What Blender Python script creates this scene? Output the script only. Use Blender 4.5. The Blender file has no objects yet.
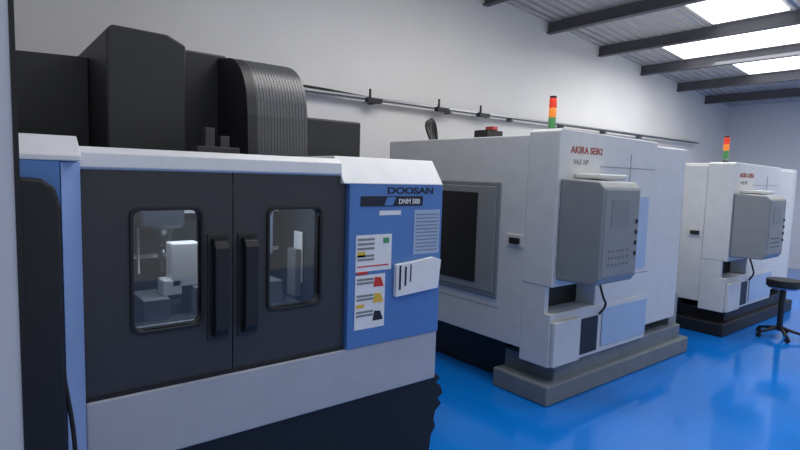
import bpy, bmesh, math, random
from mathutils import Vector, Matrix
random.seed(4)
sc=bpy.context.scene
sc.view_settings.view_transform='Standard'
sc.view_settings.look='None'

# ---------------------------------------------------------------- materials
def mat(name,col,rough=.5,metal=0,noise=0,nscale=8,bump=0,bscale=60,spec=.5,emit=0,coat=0):
    m=bpy.data.materials.new(name); m.use_nodes=True
    nt=m.node_tree; b=nt.nodes['Principled BSDF']
    c=(col[0],col[1],col[2],1)
    b.inputs['Base Color'].default_value=c
    b.inputs['Roughness'].default_value=rough
    b.inputs['Metallic'].default_value=metal
    b.inputs['Specular IOR Level'].default_value=spec
    b.inputs['Coat Weight'].default_value=coat
    tc=nt.nodes.new('ShaderNodeTexCoord')
    if emit:
        b.inputs['Emission Color'].default_value=c; b.inputs['Emission Strength'].default_value=emit
    n=nt.nodes.new('ShaderNodeTexNoise'); n.inputs['Scale'].default_value=nscale; n.inputs['Detail'].default_value=5
    nt.links.new(tc.outputs['Object'],n.inputs['Vector'])
    r=nt.nodes.new('ShaderNodeValToRGB')
    k=noise if noise else .04
    r.color_ramp.elements[0].position=.3; r.color_ramp.elements[1].position=.7
    r.color_ramp.elements[0].color=(col[0]*(1-k),col[1]*(1-k),col[2]*(1-k),1)
    r.color_ramp.elements[1].color=(min(1,col[0]*(1+k)),min(1,col[1]*(1+k)),min(1,col[2]*(1+k)),1)
    nt.links.new(n.outputs['Fac'],r.inputs['Fac']); nt.links.new(r.outputs['Color'],b.inputs['Base Color'])
    if bump:
        n2=nt.nodes.new('ShaderNodeTexNoise'); n2.inputs['Scale'].default_value=bscale
        nt.links.new(tc.outputs['Object'],n2.inputs['Vector'])
        bp=nt.nodes.new('ShaderNodeBump'); bp.inputs['Strength'].default_value=bump; bp.inputs['Distance'].default_value=.01
        nt.links.new(n2.outputs['Fac'],bp.inputs['Height']); nt.links.new(bp.outputs['Normal'],b.inputs['Normal'])
    return m
def S(r,g,b):
    f=lambda v:(v/255/12.92) if v/255<=.04045 else ((v/255+.055)/1.055)**2.4
    return (f(r),f(g),f(b))
M_wall=mat('painted_wall',S(214,213,212),.9,noise=.03,nscale=1.5,bump=.15,bscale=90)
M_wallw=mat('painted_wall_white',S(205,207,212),.8,noise=.02)
M_floor=mat('blue_epoxy',S(8,118,212),.14,noise=.12,nscale=1.3,bump=.04,bscale=10,spec=.6,coat=.3)
M_dark=mat('charcoal_paint',S(54,54,56),.42,noise=.05,bump=.1,bscale=200)
M_black=mat('black_plastic',S(20,20,22),.5)
M_blk2=mat('black_cover',S(36,37,40),.5,noise=.08)
M_hood=mat('grey_hood',S(84,85,88),.32)
M_blue=mat('blue_paint',S(82,126,184),.4)
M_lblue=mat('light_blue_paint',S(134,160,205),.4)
M_white=mat('machine_white',S(200,200,198),.4)
M_cap=mat('machine_cap_white',S(220,221,222),.4)
M_sill=mat('machine_sill',S(174,176,182),.45)
M_m2=mat('cream_paint',S(202,203,202),.42)
M_grey=mat('panel_grey',S(132,135,136),.45)
M_grey2=mat('mid_grey',S(122,126,128),.45)
M_base=mat('cast_base_grey',S(110,117,122),.6,noise=.1)
M_steel=mat('steel',S(170,172,175),.3,metal=.9)
M_roof=mat('roof_sheet',S(186,184,184),.7)
M_beam=mat('roof_beam',S(82,82,88),.6)
M_cab=mat('cavity_metal',S(60,68,80),.35,metal=.3)
M_spin=mat('spindle_white',S(240,242,244),.4)
M_paper=mat('paper',S(232,232,230),.8)
M_red=mat('red',S(205,50,35),.4); M_yel=mat('yellow',S(225,185,60),.5); M_grn=mat('green',S(60,150,90),.4)
M_ink=mat('ink',S(25,30,45),.6); M_redink=mat('red_ink',S(150,60,50),.6)
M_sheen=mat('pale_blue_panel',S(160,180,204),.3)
M_sky=mat('skylight_sheet',(1,1,1),.5,emit=2.2)
M_lampred=mat('lamp_red',S(210,60,40),.3,emit=.3); M_lampor=mat('lamp_orange',S(225,130,50),.3,emit=.3); M_lampgr=mat('lamp_green',S(70,130,80),.3,emit=.1)
nt=M_roof.node_tree; b=nt.nodes['Principled BSDF']
tc=[n for n in nt.nodes if n.type=='TEX_COORD'][0]
w=nt.nodes.new('ShaderNodeTexWave'); w.bands_direction='Y'; w.inputs['Scale'].default_value=2.2
nt.links.new(tc.outputs['Object'],w.inputs['Vector'])
bp=nt.nodes.new('ShaderNodeBump'); bp.inputs['Strength'].default_value=1; bp.inputs['Distance'].default_value=.06
nt.links.new(w.outputs['Fac'],bp.inputs['Height']); nt.links.new(bp.outputs['Normal'],b.inputs['Normal'])
M_glass=bpy.data.materials.new('window_glass'); M_glass.use_nodes=True
nt=M_glass.node_tree; nt.nodes.clear()
o=nt.nodes.new('ShaderNodeOutputMaterial'); mx=nt.nodes.new('ShaderNodeMixShader')
tr=nt.nodes.new('ShaderNodeBsdfTransparent'); tr.inputs[0].default_value=(.66,.70,.76,1)
gl=nt.nodes.new('ShaderNodeBsdfGlossy'); gl.inputs['Roughness'].default_value=.03
mx.inputs[0].default_value=.07
nt.links.new(tr.outputs[0],mx.inputs[1]); nt.links.new(gl.outputs[0],mx.inputs[2]); nt.links.new(mx.outputs[0],o.inputs[0])

# ---------------------------------------------------------------- geometry helpers
def empty(name,loc):
    e=bpy.data.objects.new(name,None); e.location=loc; e.empty_display_size=.2
    sc.collection.objects.link(e); return e
def finish(bm,name,m,parent,bevel=0,smooth=False,seg=2):
    bm.normal_update()
    bmesh.ops.recalc_face_normals(bm,faces=bm.faces)
    vs=[v.co for v in bm.verts]
    c=Vector([(min(v[i] for v in vs)+max(v[i] for v in vs))/2 for i in range(3)])
    bmesh.ops.translate(bm,vec=-c,verts=bm.verts)
    me=bpy.data.meshes.new(name); bm.to_mesh(me); bm.free()
    ob=bpy.data.objects.new(name,me); sc.collection.objects.link(ob)
    me.materials.append(m)
    if smooth:
        for p in me.polygons:p.use_smooth=True
    ob.location=c-(parent.location if parent else Vector((0,0,0)))
    if parent: ob.parent=parent
    if bevel:
        md=ob.modifiers.new('bevel','BEVEL'); md.width=bevel; md.segments=seg; md.limit_method='ANGLE'; md.angle_limit=math.radians(35)
    return ob
def addbox(bm,x0,x1,y0,y1,z0,z1):
    r=bmesh.ops.create_cube(bm,size=1)
    for v in r['verts']:
        v.co=Vector((x0+(v.co.x+.5)*(x1-x0),y0+(v.co.y+.5)*(y1-y0),z0+(v.co.z+.5)*(z1-z0)))
def box(name,x0,x1,y0,y1,z0,z1,m,parent=None,bevel=.004):
    bm=bmesh.new(); addbox(bm,x0,x1,y0,y1,z0,z1); return finish(bm,name,m,parent,bevel)
def boxes(name,lst,m,parent=None,bevel=.003):
    bm=bmesh.new()
    for l in lst: addbox(bm,*l)
    return finish(bm,name,m,parent,bevel)
def prism(name,pts,a,b,axis,m,parent=None,bevel=0,smooth=False):
    bm=bmesh.new()
    def P(p,t):
        return {'x':(t,p[0],p[1]),'y':(p[0],t,p[1]),'z':(p[0],p[1],t)}[axis]
    v0=[bm.verts.new(P(p,a)) for p in pts]; v1=[bm.verts.new(P(p,b)) for p in pts]
    bm.faces.new(v0); bm.faces.new(v1[::-1])
    n=len(pts)
    for i in range(n): bm.faces.new((v0[i],v0[(i+1)%n],v1[(i+1)%n],v1[i]))
    return finish(bm,name,m,parent,bevel,smooth)
def cyl(name,p0,p1,r,m,parent=None,r2=None,seg=24):
    p0=Vector(p0);p1=Vector(p1);d=p1-p0
    bm=bmesh.new()
    bmesh.ops.create_cone(bm,cap_ends=True,segments=seg,radius1=r,radius2=r if r2 is None else r2,depth=d.length,
        matrix=Matrix.Translation((p0+p1)/2)@d.to_track_quat('Z','Y').to_matrix().to_4x4())
    ob=finish(bm,name,m,parent,.002 if r>.02 else 0)
    for p in ob.data.polygons:
        if len(p.vertices)==4:p.use_smooth=True
    return ob
def ring(a,b,c,d,r):
    pts=[]
    for cx,cz,st in((b-r,d-r,0),(a+r,d-r,90),(a+r,c+r,180),(b-r,c+r,270)):
        for k in range(6):
            t=math.radians(st+k*18); pts.append((cx+r*math.cos(t),cz+r*math.sin(t)))
    return pts
def ringslab(name,O,I,y0,y1,m,parent,bevel):
    bm=bmesh.new(); n=len(O); L=[]
    for y in(y0,y1): L.append(([bm.verts.new((p[0],y,p[1])) for p in O],[bm.verts.new((p[0],y,p[1])) for p in I]))
    for i in range(n):
        j=(i+1)%n
        for q in((L[0][0][i],L[0][0][j],L[0][1][j],L[0][1][i]),(L[1][0][i],L[1][0][j],L[1][1][j],L[1][1][i]),
                 (L[0][0][i],L[0][0][j],L[1][0][j],L[1][0][i]),(L[0][1][i],L[0][1][j],L[1][1][j],L[1][1][i])): bm.faces.new(q)
    return finish(bm,name,m,parent,bevel)
def frame(name,x0,x1,z0,z1,hx0,hx1,hz0,hz1,y0,y1,m,parent,rad=.02):
    return ringslab(name,ring(x0,x1,z0,z1,.0005),ring(hx0,hx1,hz0,hz1,rad),y0,y1,m,parent,0)
def rframe(name,hx0,hx1,hz0,hz1,w,y0,y1,m,parent,rad=.03):
    return ringslab(name,ring(hx0-w,hx1+w,hz0-w,hz1+w,rad+w*.6),ring(hx0,hx1,hz0,hz1,rad),y0,y1,m,parent,.003)
def tube(name,pts,r,m,parent=None):
    cu=bpy.data.curves.new(name,'CURVE'); cu.dimensions='3D'; cu.bevel_depth=r; cu.bevel_resolution=3
    s=cu.splines.new('BEZIER'); s.bezier_points.add(len(pts)-1)
    p0=parent.location if parent else Vector((0,0,0))
    for bp_,p in zip(s.bezier_points,pts):
        bp_.co=Vector(p)-p0; bp_.handle_left_type=bp_.handle_right_type='AUTO'
    cu.use_fill_caps=True
    ob=bpy.data.objects.new(name,cu); sc.collection.objects.link(ob); cu.materials.append(m)
    if parent: ob.parent=parent
    return ob
def text(name,body,loc,size,m,parent,rot=(math.pi/2,0,0),sx=1):
    cu=bpy.data.curves.new(name,'FONT'); cu.body=body; cu.size=size; cu.extrude=.0012; cu.offset=size*.02
    ob=bpy.data.objects.new(name,cu); sc.collection.objects.link(ob); cu.materials.append(m)
    ob.location=Vector(loc)-parent.location; ob.rotation_euler=rot; ob.scale=(sx,1,1); ob.parent=parent
    return ob

# ---------------------------------------------------------------- room
XE=13.7; YB=5.2
def roofz(x): return 4.10-.083*(x-6.9)
box('floor',-3,XE,-4,YB,-.1,0,M_floor,None,0)
prism('wall_back',[(-3,0),(XE,0),(XE,roofz(XE)),(-3,roofz(-3))],YB,YB+.15,'y',M_wall)
box('wall_right',XE,XE+.15,-4,YB+.15,0,roofz(XE),M_wallw,None,0)
box('bezel_wall',-.15,.100,1.95,YB,0,roofz(.1)-.01,M_wallw,None,0)  # added wall end standing in for a monitor's white bezel
box('bezel_trim_1',.100,.114,1.945,1.985,0,roofz(.1)-.01,M_black,None,0)  # dark edge of the monitor bezel, added here as corner trim
box('wall_side',-3.15,-3,-4,YB+.15,0,4.8,M_wallw,None,0)
prism('ceiling',[(-3,roofz(-3)),(XE+.15,roofz(XE+.15)),(XE+.15,roofz(XE+.15)+.06),(-3,roofz(-3)+.06)],-4,YB+.15,'y',M_roof)
bx=[6.9-1.4*i for i in range(1,6)][::-1]+[6.9,8.3,9.7,11.15,12.45]
rb=empty('roof_purlins',(6,0,4))
for i,x in enumerate(bx):
    z=roofz(x); d=.13
    boxes('purlin_%d'%(i+1),[(x-.015,x+.015,-4,YB,z-d-.03,z-.01),(x-.05,x+.05,-4,YB,z-d-.045,z-d-.025)],M_beam,rb,0)
for i,(x0,x1,y0,y1) in enumerate([(6.98,8.2,2.5,3.4),(8.38,9.6,2.5,4.4),(9.8,11.05,2.3,3.9),(-1,1,-2,1),(2.8,4,-2.5,1.5),(5.6,6.8,-2.5,1.0),(11.3,12.3,-2,1.5)]):
    prism('window_%d'%(i+1),[(x0,roofz(x0)-.02),(x1,roofz(x1)-.02),(x1,roofz(x1)-.005),(x0,roofz(x0)-.005)],y0,y1,'y',M_sky)

YT=YB-.03
ct=empty('cable_tray',(5,YT-.06,2.6))
boxes('tray',[(1.9,12,YT-.10,YT,2.585,2.592),(1.9,12,YT-.10,YT-.094,2.585,2.615)],M_steel,ct,0)
boxes('brackets',[(x,x+.03,YT-.11,YT,2.54,2.585) for x in (2.4,3.6,4.8,6,7.2,8.4,9.6)],M_base,ct,0)
tube('cable_1',[(1.7,YT-.07,2.5),(2.1,YT-.06,2.60),(4,YT-.06,2.6),(6,YT-.07,2.605),(11.8,YT-.06,2.6)],.014,M_black,ct)
for i,x in enumerate((3.15+.35,4.55,5.3)):
    boxes('junction_%d'%i,[(x,x+.2,YT-.15,YT-.08,2.55,2.60)],M_black,ct,.004)
    cyl('stud_%d'%i,(x+.05,YT-.11,2.59),(x+.05,YT-.11,2.70),.013,M_black,ct)

# ---------------------------------------------------------------- machine 1 (dark doors, blue ends)
Y1=2.41
m1=empty('cnc_machining_center',(1.2,3.3,0))
X0,X1=.125,2.22
boxes('enclosure',[(X0,X1,3.25,4.6,.5,1.80),(X0,.33,2.61,3.25,.5,1.80),(1.56,X1-.004,Y1+.07,3.25,.51,1.80),(.34,1.55,2.52,3.24,.6,.82),(.34,1.55,2.52,3.24,1.72,1.79)],M_dark,m1,0)
box('sill_panel',.33,X1,Y1-.02,Y1+.1,.50,.80,M_sill,m1,.008)
box('skirt',X0+.02,X1-.01,Y1+.02,4.5,.0,.505,M_black,m1,.005)
box('door_track',.33,1.55,Y1-.01,Y1+.05,.797,.815,M_black,m1,.002)
prism('top_beam',[(Y1+.0,1.735),(Y1-.012,1.745),(Y1-.005,1.80),(Y1+.03,1.825),(Y1+.3,1.825),(Y1+.3,1.735)],.32,1.52,'x',M_cap,m1,.004)
w1=(.515,.79,1.06,1.57); w2=(1.118,1.395,1.08,1.565)
frame('door_left',.325,.935,.815,1.735,*w1,Y1,Y1+.04,M_dark,m1,.04)
frame('door_right',.941,1.548,.815,1.735,*w2,Y1,Y1+.04,M_dark,m1,.04)
for nm,w_ in(('window_frame_left',w1),('window_frame_right',w2)):
    rframe(nm,w_[0],w_[1],w_[2],w_[3],.014,Y1-.012,Y1+.02,M_black,m1,.03)
    box(nm.replace('frame','pane'),w_[0]-.005,w_[1]+.005,Y1+.02,Y1+.026,w_[2]-.005,w_[3]+.005,M_glass,m1,0)
for nm,hx in(('handle_left',.868),('handle_right',1.008)):
    prof=[(Y1+.002,.985),(Y1-.045,1.0),(Y1-.062,1.03),(Y1-.062,1.40),(Y1-.045,1.43),(Y1+.002,1.445),(Y1+.002,1.385),(Y1-.025,1.375),(Y1-.025,1.055),(Y1+.002,1.045)]
    prism(nm,prof,hx-.032,hx+.032,'x',M_black,m1,.006)
    box(nm+'_plate',hx-.05,hx+.05,Y1-.008,Y1+.003,.97,1.46,M_blk2,m1,.004)
boxes('cavity_liner',[(.345,1.545,3.20,3.23,.83,1.715),(.345,.36,2.53,3.19,.83,1.715),(1.52,1.54,2.53,3.19,.83,1.715)],M_cab,m1,0)
box('table',.45,1.45,2.62,3.1,.94,1.02,M_steel,m1,.01)
boxes('vise',[(.62,.74,2.7,2.95,1.02,1.12),(.86,.93,2.7,2.95,1.02,1.16),(1.2,1.36,2.75,2.95,1.02,1.14),(1.46,1.5,2.8,2.9,1.02,1.3)],M_grey2,m1,.005)
box('spindle_head',.64,.86,2.85,3.18,1.44,1.71,M_cab,m1,.02)
cyl('spindle_nose',(.78,3.0,1.45),(.78,3.0,1.34),.06,M_steel,m1,.045)
cyl('tool',(.78,3.0,1.35),(.78,3.0,1.2),.018,M_steel,m1)
box('splash_guard',1.28,1.42,3.0,3.15,1.25,1.6,M_sheen,m1,.01)
boxes('workpiece',[(.76,.90,2.75,2.85,1.16,1.38),(.72,.81,2.75,2.85,1.12,1.2),(1.5,1.515,2.8,2.9,1.1,1.4)],M_spin,m1,.008)
boxes('coolant_lines',[(.56,.575,3.0,3.02,1.1,1.7),(.61,.62,3.0,3.02,1.2,1.7),(.66,.668,2.98,3.0,1.2,1.7),(1.32,1.335,2.9,2.92,1.2,1.7),(1.22,1.228,2.9,2.92,1.1,1.7),(.5,1.5,3.1,3.12,1.5,1.53),(.5,1.5,3.1,3.12,1.26,1.28)],M_spin,m1,0)
box('blue_end_panel',1.555,X1,Y1-.03,Y1+.06,.80,1.70,M_blue,m1,.006)
prism('end_cap',[(Y1-.033,1.695),(Y1-.033,1.70),(Y1+.07,1.84),(Y1+.6,1.84),(Y1+.6,1.695)],1.515,X1-.005,'x',M_cap,m1,.004)
YP=Y1-.03
box('model_strip',1.625,2.06,YP-.004,YP,1.575,1.63,M_ink,m1,0)
prism('strip_stripe',[(1.78,1.58),(1.84,1.58),(1.86,1.625),(1.80,1.625)],YP-.006,YP-.003,'y',M_blue,m1)
text('model_text','DNM 500',(1.88,YP-.005,1.587),.04,M_paper,m1,sx=.95)
text('maker_text','DOOSAN',(1.80,YP-.002,1.645),.05,M_ink,m1,sx=1.6)
box('notice',2.0,2.2,YP-.003,YP,1.29,1.55,M_sheen,m1,0)
boxes('notice_lines',[(2.015,2.185,YP-.004,YP-.002,z,z+.006) for z in [1.31+.021*i for i in range(11)]],M_grey2,m1,0)
box('label_small',1.75,1.9,YP-.003,YP,1.525,1.55,M_paper,m1,0)
box('safety_sign',1.60,1.84,YP-.003,YP,1.22,1.42,M_paper,m1,0)
box('safety_sign_lower',1.60,1.80,YP-.003,YP,.90,1.2,M_paper,m1,0)
boxes('safety_text',[(1.61,1.72,YP-.005,YP-.002,z,z+.012) for z in (1.39,1.365,1.34,1.3,1.28,1.17,1.15,1.08,1.06,.99,.97)],M_grey,m1,0)
for i,z in enumerate((1.13,1.04,.94)):
    prism('pictogram_%d'%i,[(1.72,z),(1.79,z),(1.77,z+.05),(1.73,z+.055)],YP-.006,YP-.003,'y',(M_red,M_yel,M_ink)[i],m1)
boxes('sign_bars_red',[(1.61,1.68,YP-.005,YP-.002,1.205,1.22),(1.61,1.82,YP-.005,YP-.002,1.245,1.252)],M_red,m1,0)
boxes('sign_bars_yellow',[(1.61,1.66,YP-.005,YP-.002,1.30,1.33),(1.61,1.66,YP-.005,YP-.002,1.02,1.04)],M_yel,m1,0)
boxes('sign_bars_green',[(1.78,1.82,YP-.005,YP-.002,1.37,1.40)],M_grn,m1,0)
prism('paper_booklet',[(1.86,1.06),(2.18,1.08),(2.20,1.25),(2.14,1.27),(2.0,1.255),(1.93,1.25),(1.86,1.245)],YP-.03,YP-.002,'y',M_paper,m1,.003)
boxes('booklet_clips',[(1.88,1.89,YP-.035,YP-.029,1.1,1.24),(1.92,1.93,YP-.035,YP-.029,1.12,1.23),(1.96,1.965,YP-.035,YP-.029,1.14,1.24)],M_ink,m1,0)
prism('blue_column',[(X0,2.30),(.252,2.30),(.325,2.395),(.325,2.6),(X0,2.6)],.05,1.765,'z',M_blue,m1,.003)
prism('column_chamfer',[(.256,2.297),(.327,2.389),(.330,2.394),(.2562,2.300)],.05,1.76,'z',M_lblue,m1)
prism('column_cap',[(2.295,1.765),(2.295,1.785),(2.40,1.86),(2.9,1.86),(2.9,1.765)],X0,.322,'x',M_cap,m1,.004)
prism('side_guard',[(.122,.05),(.235,.05),(.245,.1),(.245,1.60),(.23,1.67),(.19,1.70),(.122,1.705)],2.215,2.297,'y',M_black,m1,.012)
boxes('guard_ribs',[(.15,.22,2.208,2.216,z,z+.10) for z in (.5,)],M_blk2,m1,.003)
tube('guard_cable',[(.24,2.25,1.0),(.27,2.24,.7),(.26,2.23,.4),(.25,2.24,.06)],.008,M_black,m1)
prism('column_cover',[(.60,1.80),(.60,2.49),(.63,2.52),(.92,2.515),(1.02,2.47),(1.02,1.80)],3.35,4.5,'y',M_blk2,m1,.012)
prism('rear_cover',[(.13,1.80),(.13,2.40),(.6,2.42),(.6,1.80)],3.9,4.7,'y',M_blk2,m1,.01)
box('mid_cover',1.03,1.36,3.6,4.5,1.80,2.50,M_blk2,m1,.012)
def hoodprof(o=0):
    prof=[(4.5,1.8),(4.5,2.58+o),(3.9,2.52+o),(3.46,2.455+o)]
    for k in range(1,23):
        t=math.radians(90-k*3.8); prof.append((3.46-(.34+o)*math.cos(t),2.13+(.325+o)*math.sin(t)))
    return prof+[(3.11-o,2.08),(3.10-o,1.8)]
prism('magazine_side',hoodprof(),1.30,1.36,'x',M_blk2,m1,0)
prism('magazine_hood',hoodprof(-.0015),1.36,1.70,'x',M_hood,m1,0)
for i in range(16):
    prism('hood_rib_%d'%i,hoodprof(.0006),1.366+.021*i,1.375+.021*i,'x',M_hood,m1,0)
box('motor_box',1.70,2.12,3.12,3.7,1.80,2.10,M_blk2,m1,.012)
boxes('lift_bracket',[(.98,1.03,2.9,2.95,1.82,1.97),(1.06,1.11,2.9,2.95,1.82,1.93),(.93,1.16,2.88,2.98,1.82,1.87)],M_dark,m1,.004)
j=[(0,.50),(.08,.49),(.10,.46),(.07,.44),(.11,.41),(.13,.36),(.09,.33),(.12,.29),(.07,.25),(.06,.2),(.075,.15),(.04,.1),(.03,0),(0,0)]
prism('rubber_apron',[(X1-.012+a,z) for a,z in j],Y1+.03,Y1+.045,'y',M_black,m1)

# ---------------------------------------------------------------- machines 2, 3
def vmc(dx,zs=1,ty=3.0,tx=4.1,base=M_base):
    A=3.42;B=5.55;F=2.42;K=4.5
    m=empty('cnc_machining_center',(4.5,3.4,0))
    box('enclosure',A,B,2.702,K,.39,2.09,M_m2,m,.008)
    prism('upper_front',[(A-.003,.93),(A-.003,2.11),(A+.02,2.13),(4.9,2.11),(4.9,.93)],F,2.70,'y',M_m2,m,.008)
    box('right_front',4.905,B,F+.03,2.70,.40,2.08,M_m2,m,.01)
    box('mid_front',4.02,4.9,F+.004,2.63,.722,.928,M_m2,m,0)
    box('lower_front',A,4.9,F,2.70,.30,.72,M_m2,m,.008)
    box('recess',A+.04,4.02,2.60,2.615,.72,.93,M_black,m,0)
    box('recess_post',A,3.47,F+.06,2.70,.72,.93,M_m2,m,0)
    box('roof_hatch',4.25,5.35,2.8,4.2,2.08,2.15,M_white,m,.01)
    boxes('door_seams',[(4.44,4.447,F-.003,F+.002,.95,1.98),(3.97,4.88,F-.002,F+.001,1.86,1.866)],M_grey,m,0)
    box('door_handle',4.50,4.53,F-.05,F-.02,1.1,1.5,M_steel,m,.005)
    boxes('door_handle_feet',[(4.5,4.53,F-.03,F,1.12,1.15),(4.5,4.53,F-.03,F,1.45,1.48)],M_steel,m,0)
    rframe('door_window_frame',4.05,4.38,1.1,1.7,.02,F-.012,F+.002,M_black,m,.03)
    box('door_window',4.05,4.38,F-.004,F+.001,1.1,1.7,M_ink,m,0)
    box('sheen_strip',4.62,4.80,F-.006,F-.001,.98,1.62,M_sheen,m,.002)  # pale strip painted on the front as a reflection
    box('side_door',A-.016,A+.005,2.96,3.76,.74,1.715,M_grey2,m,.01)
    box('side_door_inner',A-.022,A-.01,3.0,3.72,.78,1.675,M_grey,m,.006)
    box('side_window',A-.028,A-.018,3.2,3.70,.84,1.62,M_black,m,.01)
    box('latch_plate',A-.01,A+.002,2.71,2.88,1.20,1.30,M_white,m,.003)
    box('latch',A-.03,A-.005,2.74,2.84,1.225,1.275,M_black,m,.006)
    boxes('side_seams',[(A-.002,A+.001,2.94,4.5,.66,.664)],M_grey2,m,0)
    prism('control_box',[(2.09,1.0),(2.06,1.05),(2.06,1.70),(2.10,1.745),(F-.005,1.76),(F-.005,.99)],3.45,3.96,'x',M_grey,m,.012)
    box('control_face',3.475,3.94,2.055,2.066,1.06,1.69,M_grey,m,.004)
    box('screen',3.56,3.80,2.052,2.058,1.42,1.62,M_grey2,m,0)
    boxes('keys',[(3.55+.05*i,3.575+.05*i,2.05,2.056,1.14+.05*k,1.155+.05*k) for i in range(6) for k in range(3)],M_grey2,m,0)
    box('key_strip',3.93,3.965,2.08,2.2,1.15,1.5,M_blk2,m,.003)
    boxes('side_switches',[(3.90,3.92,2.045,2.056,1.2+.08*k,1.23+.08*k) for k in range(4)],M_blk2,m,0)
    box('control_hood',3.62,4.0,2.2,F-.002,1.762,1.80,M_m2,m,.01)
    box('vent_panel',3.79,4.08,F-.006,F-.001,.33,.63,M_black,m,.002)
    box('sheet_panel',4.14,4.88,F-.01,F-.001,.35,.68,M_sheen,m,.002)
    box('chip_box',3.43,3.78,F-.04,F-.002,.31,.66,M_m2,m,.008)
    tube('air_hose',[(4.02,F-.02,.95),(4.04,F-.06,.8),(4.1,F-.05,.72),(4.06,F-.02,.64)],.01,M_black,m)
    prism('front_foot',[(3.40,2.40),(5.8,2.40),(5.8,2.95),(3.40,2.95)],0,.16,'z',base,m,.015)
    box('foot_riser',3.55,5.7,2.45,2.95,.15,.298,base,m,.01)
    box('bed',3.6,5.5,2.96,4.45,0,.385,M_black,m,.01)
    box('right_skirt',5.555,5.72,2.5,4.2,.162,.62,M_grey,m,.01)
    text('maker_text','AKIRA SEIKI',(3.56,F-.001,1.955),.075,M_redink,m,sx=1.1)
    text('model_text','V4.5 XP',(3.60,F-.001,1.87),.055,M_grey2,m,sx=1.1)
    x,y=tx,ty
    cyl('tower_base',(x,y,2.09),(x,y,2.17),.035,M_black,m); cyl('tower_stem',(x,y,2.16),(x,y,2.2),.015,M_steel,m)
    cyl('tower_green',(x,y,2.20),(x,y,2.30),.033,M_lampgr,m); cyl('tower_orange',(x,y,2.30),(x,y,2.385),.033,M_lampor,m); cyl('tower_red',(x,y,2.385),(x,y,2.47),.033,M_lampred,m)
    cyl('tower_cap',(x,y,2.47),(x,y,2.49),.03,M_black,m)
    tube('rear_hose_a',[(3.55,4.0,2.09),(3.57,4.1,2.25),(3.72,4.2,2.28),(3.8,4.25,2.09)],.018,M_black,m)
    tube('rear_hose_b',[(3.65,4.1,2.09),(3.7,4.2,2.3),(3.85,4.3,2.3),(3.9,4.3,2.09)],.018,M_black,m)
    boxes('rear_valve',[(4.35,4.6,4.0,4.2,2.15,2.26)],M_black,m,.01); box('valve_cap',4.42,4.5,3.99,4.1,2.26,2.3,M_redink,m,.005)
    m.location.x+=dx; m.scale=(1,1,zs)
    return m
vmc(0); vmc(3.28,.94,2.75,4.0,M_black)

# ---------------------------------------------------------------- cabinet past machine 3
cb=empty('storage_cabinet',(10.3,3.6,0))
box('carcass',9.75,10.9,3.0,4.3,.08,2.03,M_m2,cb,.01)
box('plinth',9.8,10.85,3.04,4.25,0,.09,M_black,cb,0)
boxes('doors',[(9.77,10.32,2.985,3.0,.12,2.0),(10.33,10.88,2.985,3.0,.12,2.0)],M_m2,cb,.004)
boxes('handles',[(10.27,10.29,2.96,2.985,.95,1.15),(10.36,10.38,2.96,2.985,.95,1.15)],M_steel,cb,.003)

# ---------------------------------------------------------------- stool
st=empty('shop_stool',(7.3,2.03,0))
sx,sy=7.3,2.03
cyl('seat',(sx,sy,.60),(sx,sy,.68),.17,M_black,st); cyl('seat_trim',(sx,sy,.58),(sx,sy,.60),.15,M_blue,st)
cyl('post',(sx,sy,.08),(sx,sy,.59),.03,M_black,st)
for k in range(5):
    a=k*math.tau/5; ex,ey=sx+.24*math.cos(a),sy+.24*math.sin(a)
    cyl('leg_%d'%(k+1),(sx,sy,.12),(ex,ey,.06),.02,M_black,st,.014); cyl('caster_%d'%(k+1),(ex-.012,ey,.028),(ex+.012,ey,.028),.028,M_black,st)

# ---------------------------------------------------------------- lights
def area(name,loc,rot,sx_,sy_,e,col=(1,1,1)):
    l=bpy.data.lights.new(name,'AREA'); l.shape='RECTANGLE'; l.size=sx_; l.size_y=sy_; l.energy=e; l.color=col
    o=bpy.data.objects.new(name,l); o.location=loc; o.rotation_euler=rot; sc.collection.objects.link(o); return o
area('skylight_a',(8.5,3.2,3.75),(0,0,0),3,1.5,80,(1,1,1))
area('skylight_b',(3.8,2.6,4.2),(0,0,0),4,1.5,110,(1,.98,.96))
area('cavity_lamp',(.95,2.7,1.69),(0,0,0),.8,.1,6)
area('skylight_c',(9.5,.6,3.6),(0,0,0),3,2,110)
wd=bpy.data.worlds.new('world'); sc.world=wd; wd.use_nodes=True
wd.node_tree.nodes['Background'].inputs[0].default_value=(.94,.97,1,1); wd.node_tree.nodes['Background'].inputs[1].default_value=.5

# ---------------------------------------------------------------- camera
cd=bpy.data.cameras.new('camera'); cam=bpy.data.objects.new('camera',cd); sc.collection.objects.link(cam)
X=Vector((680,30,-539)).normalized(); Y=Vector((-430,63,-539)).normalized(); Z=X.cross(Y).normalized(); Y=Z.cross(X)
R=Matrix((X,Y,Z))
cam.matrix_world=Matrix.Translation((0,0,1.75))@R.to_4x4()
cd.lens=539/800*36; cd.sensor_width=36; cd.clip_start=.05
sc.camera=cam
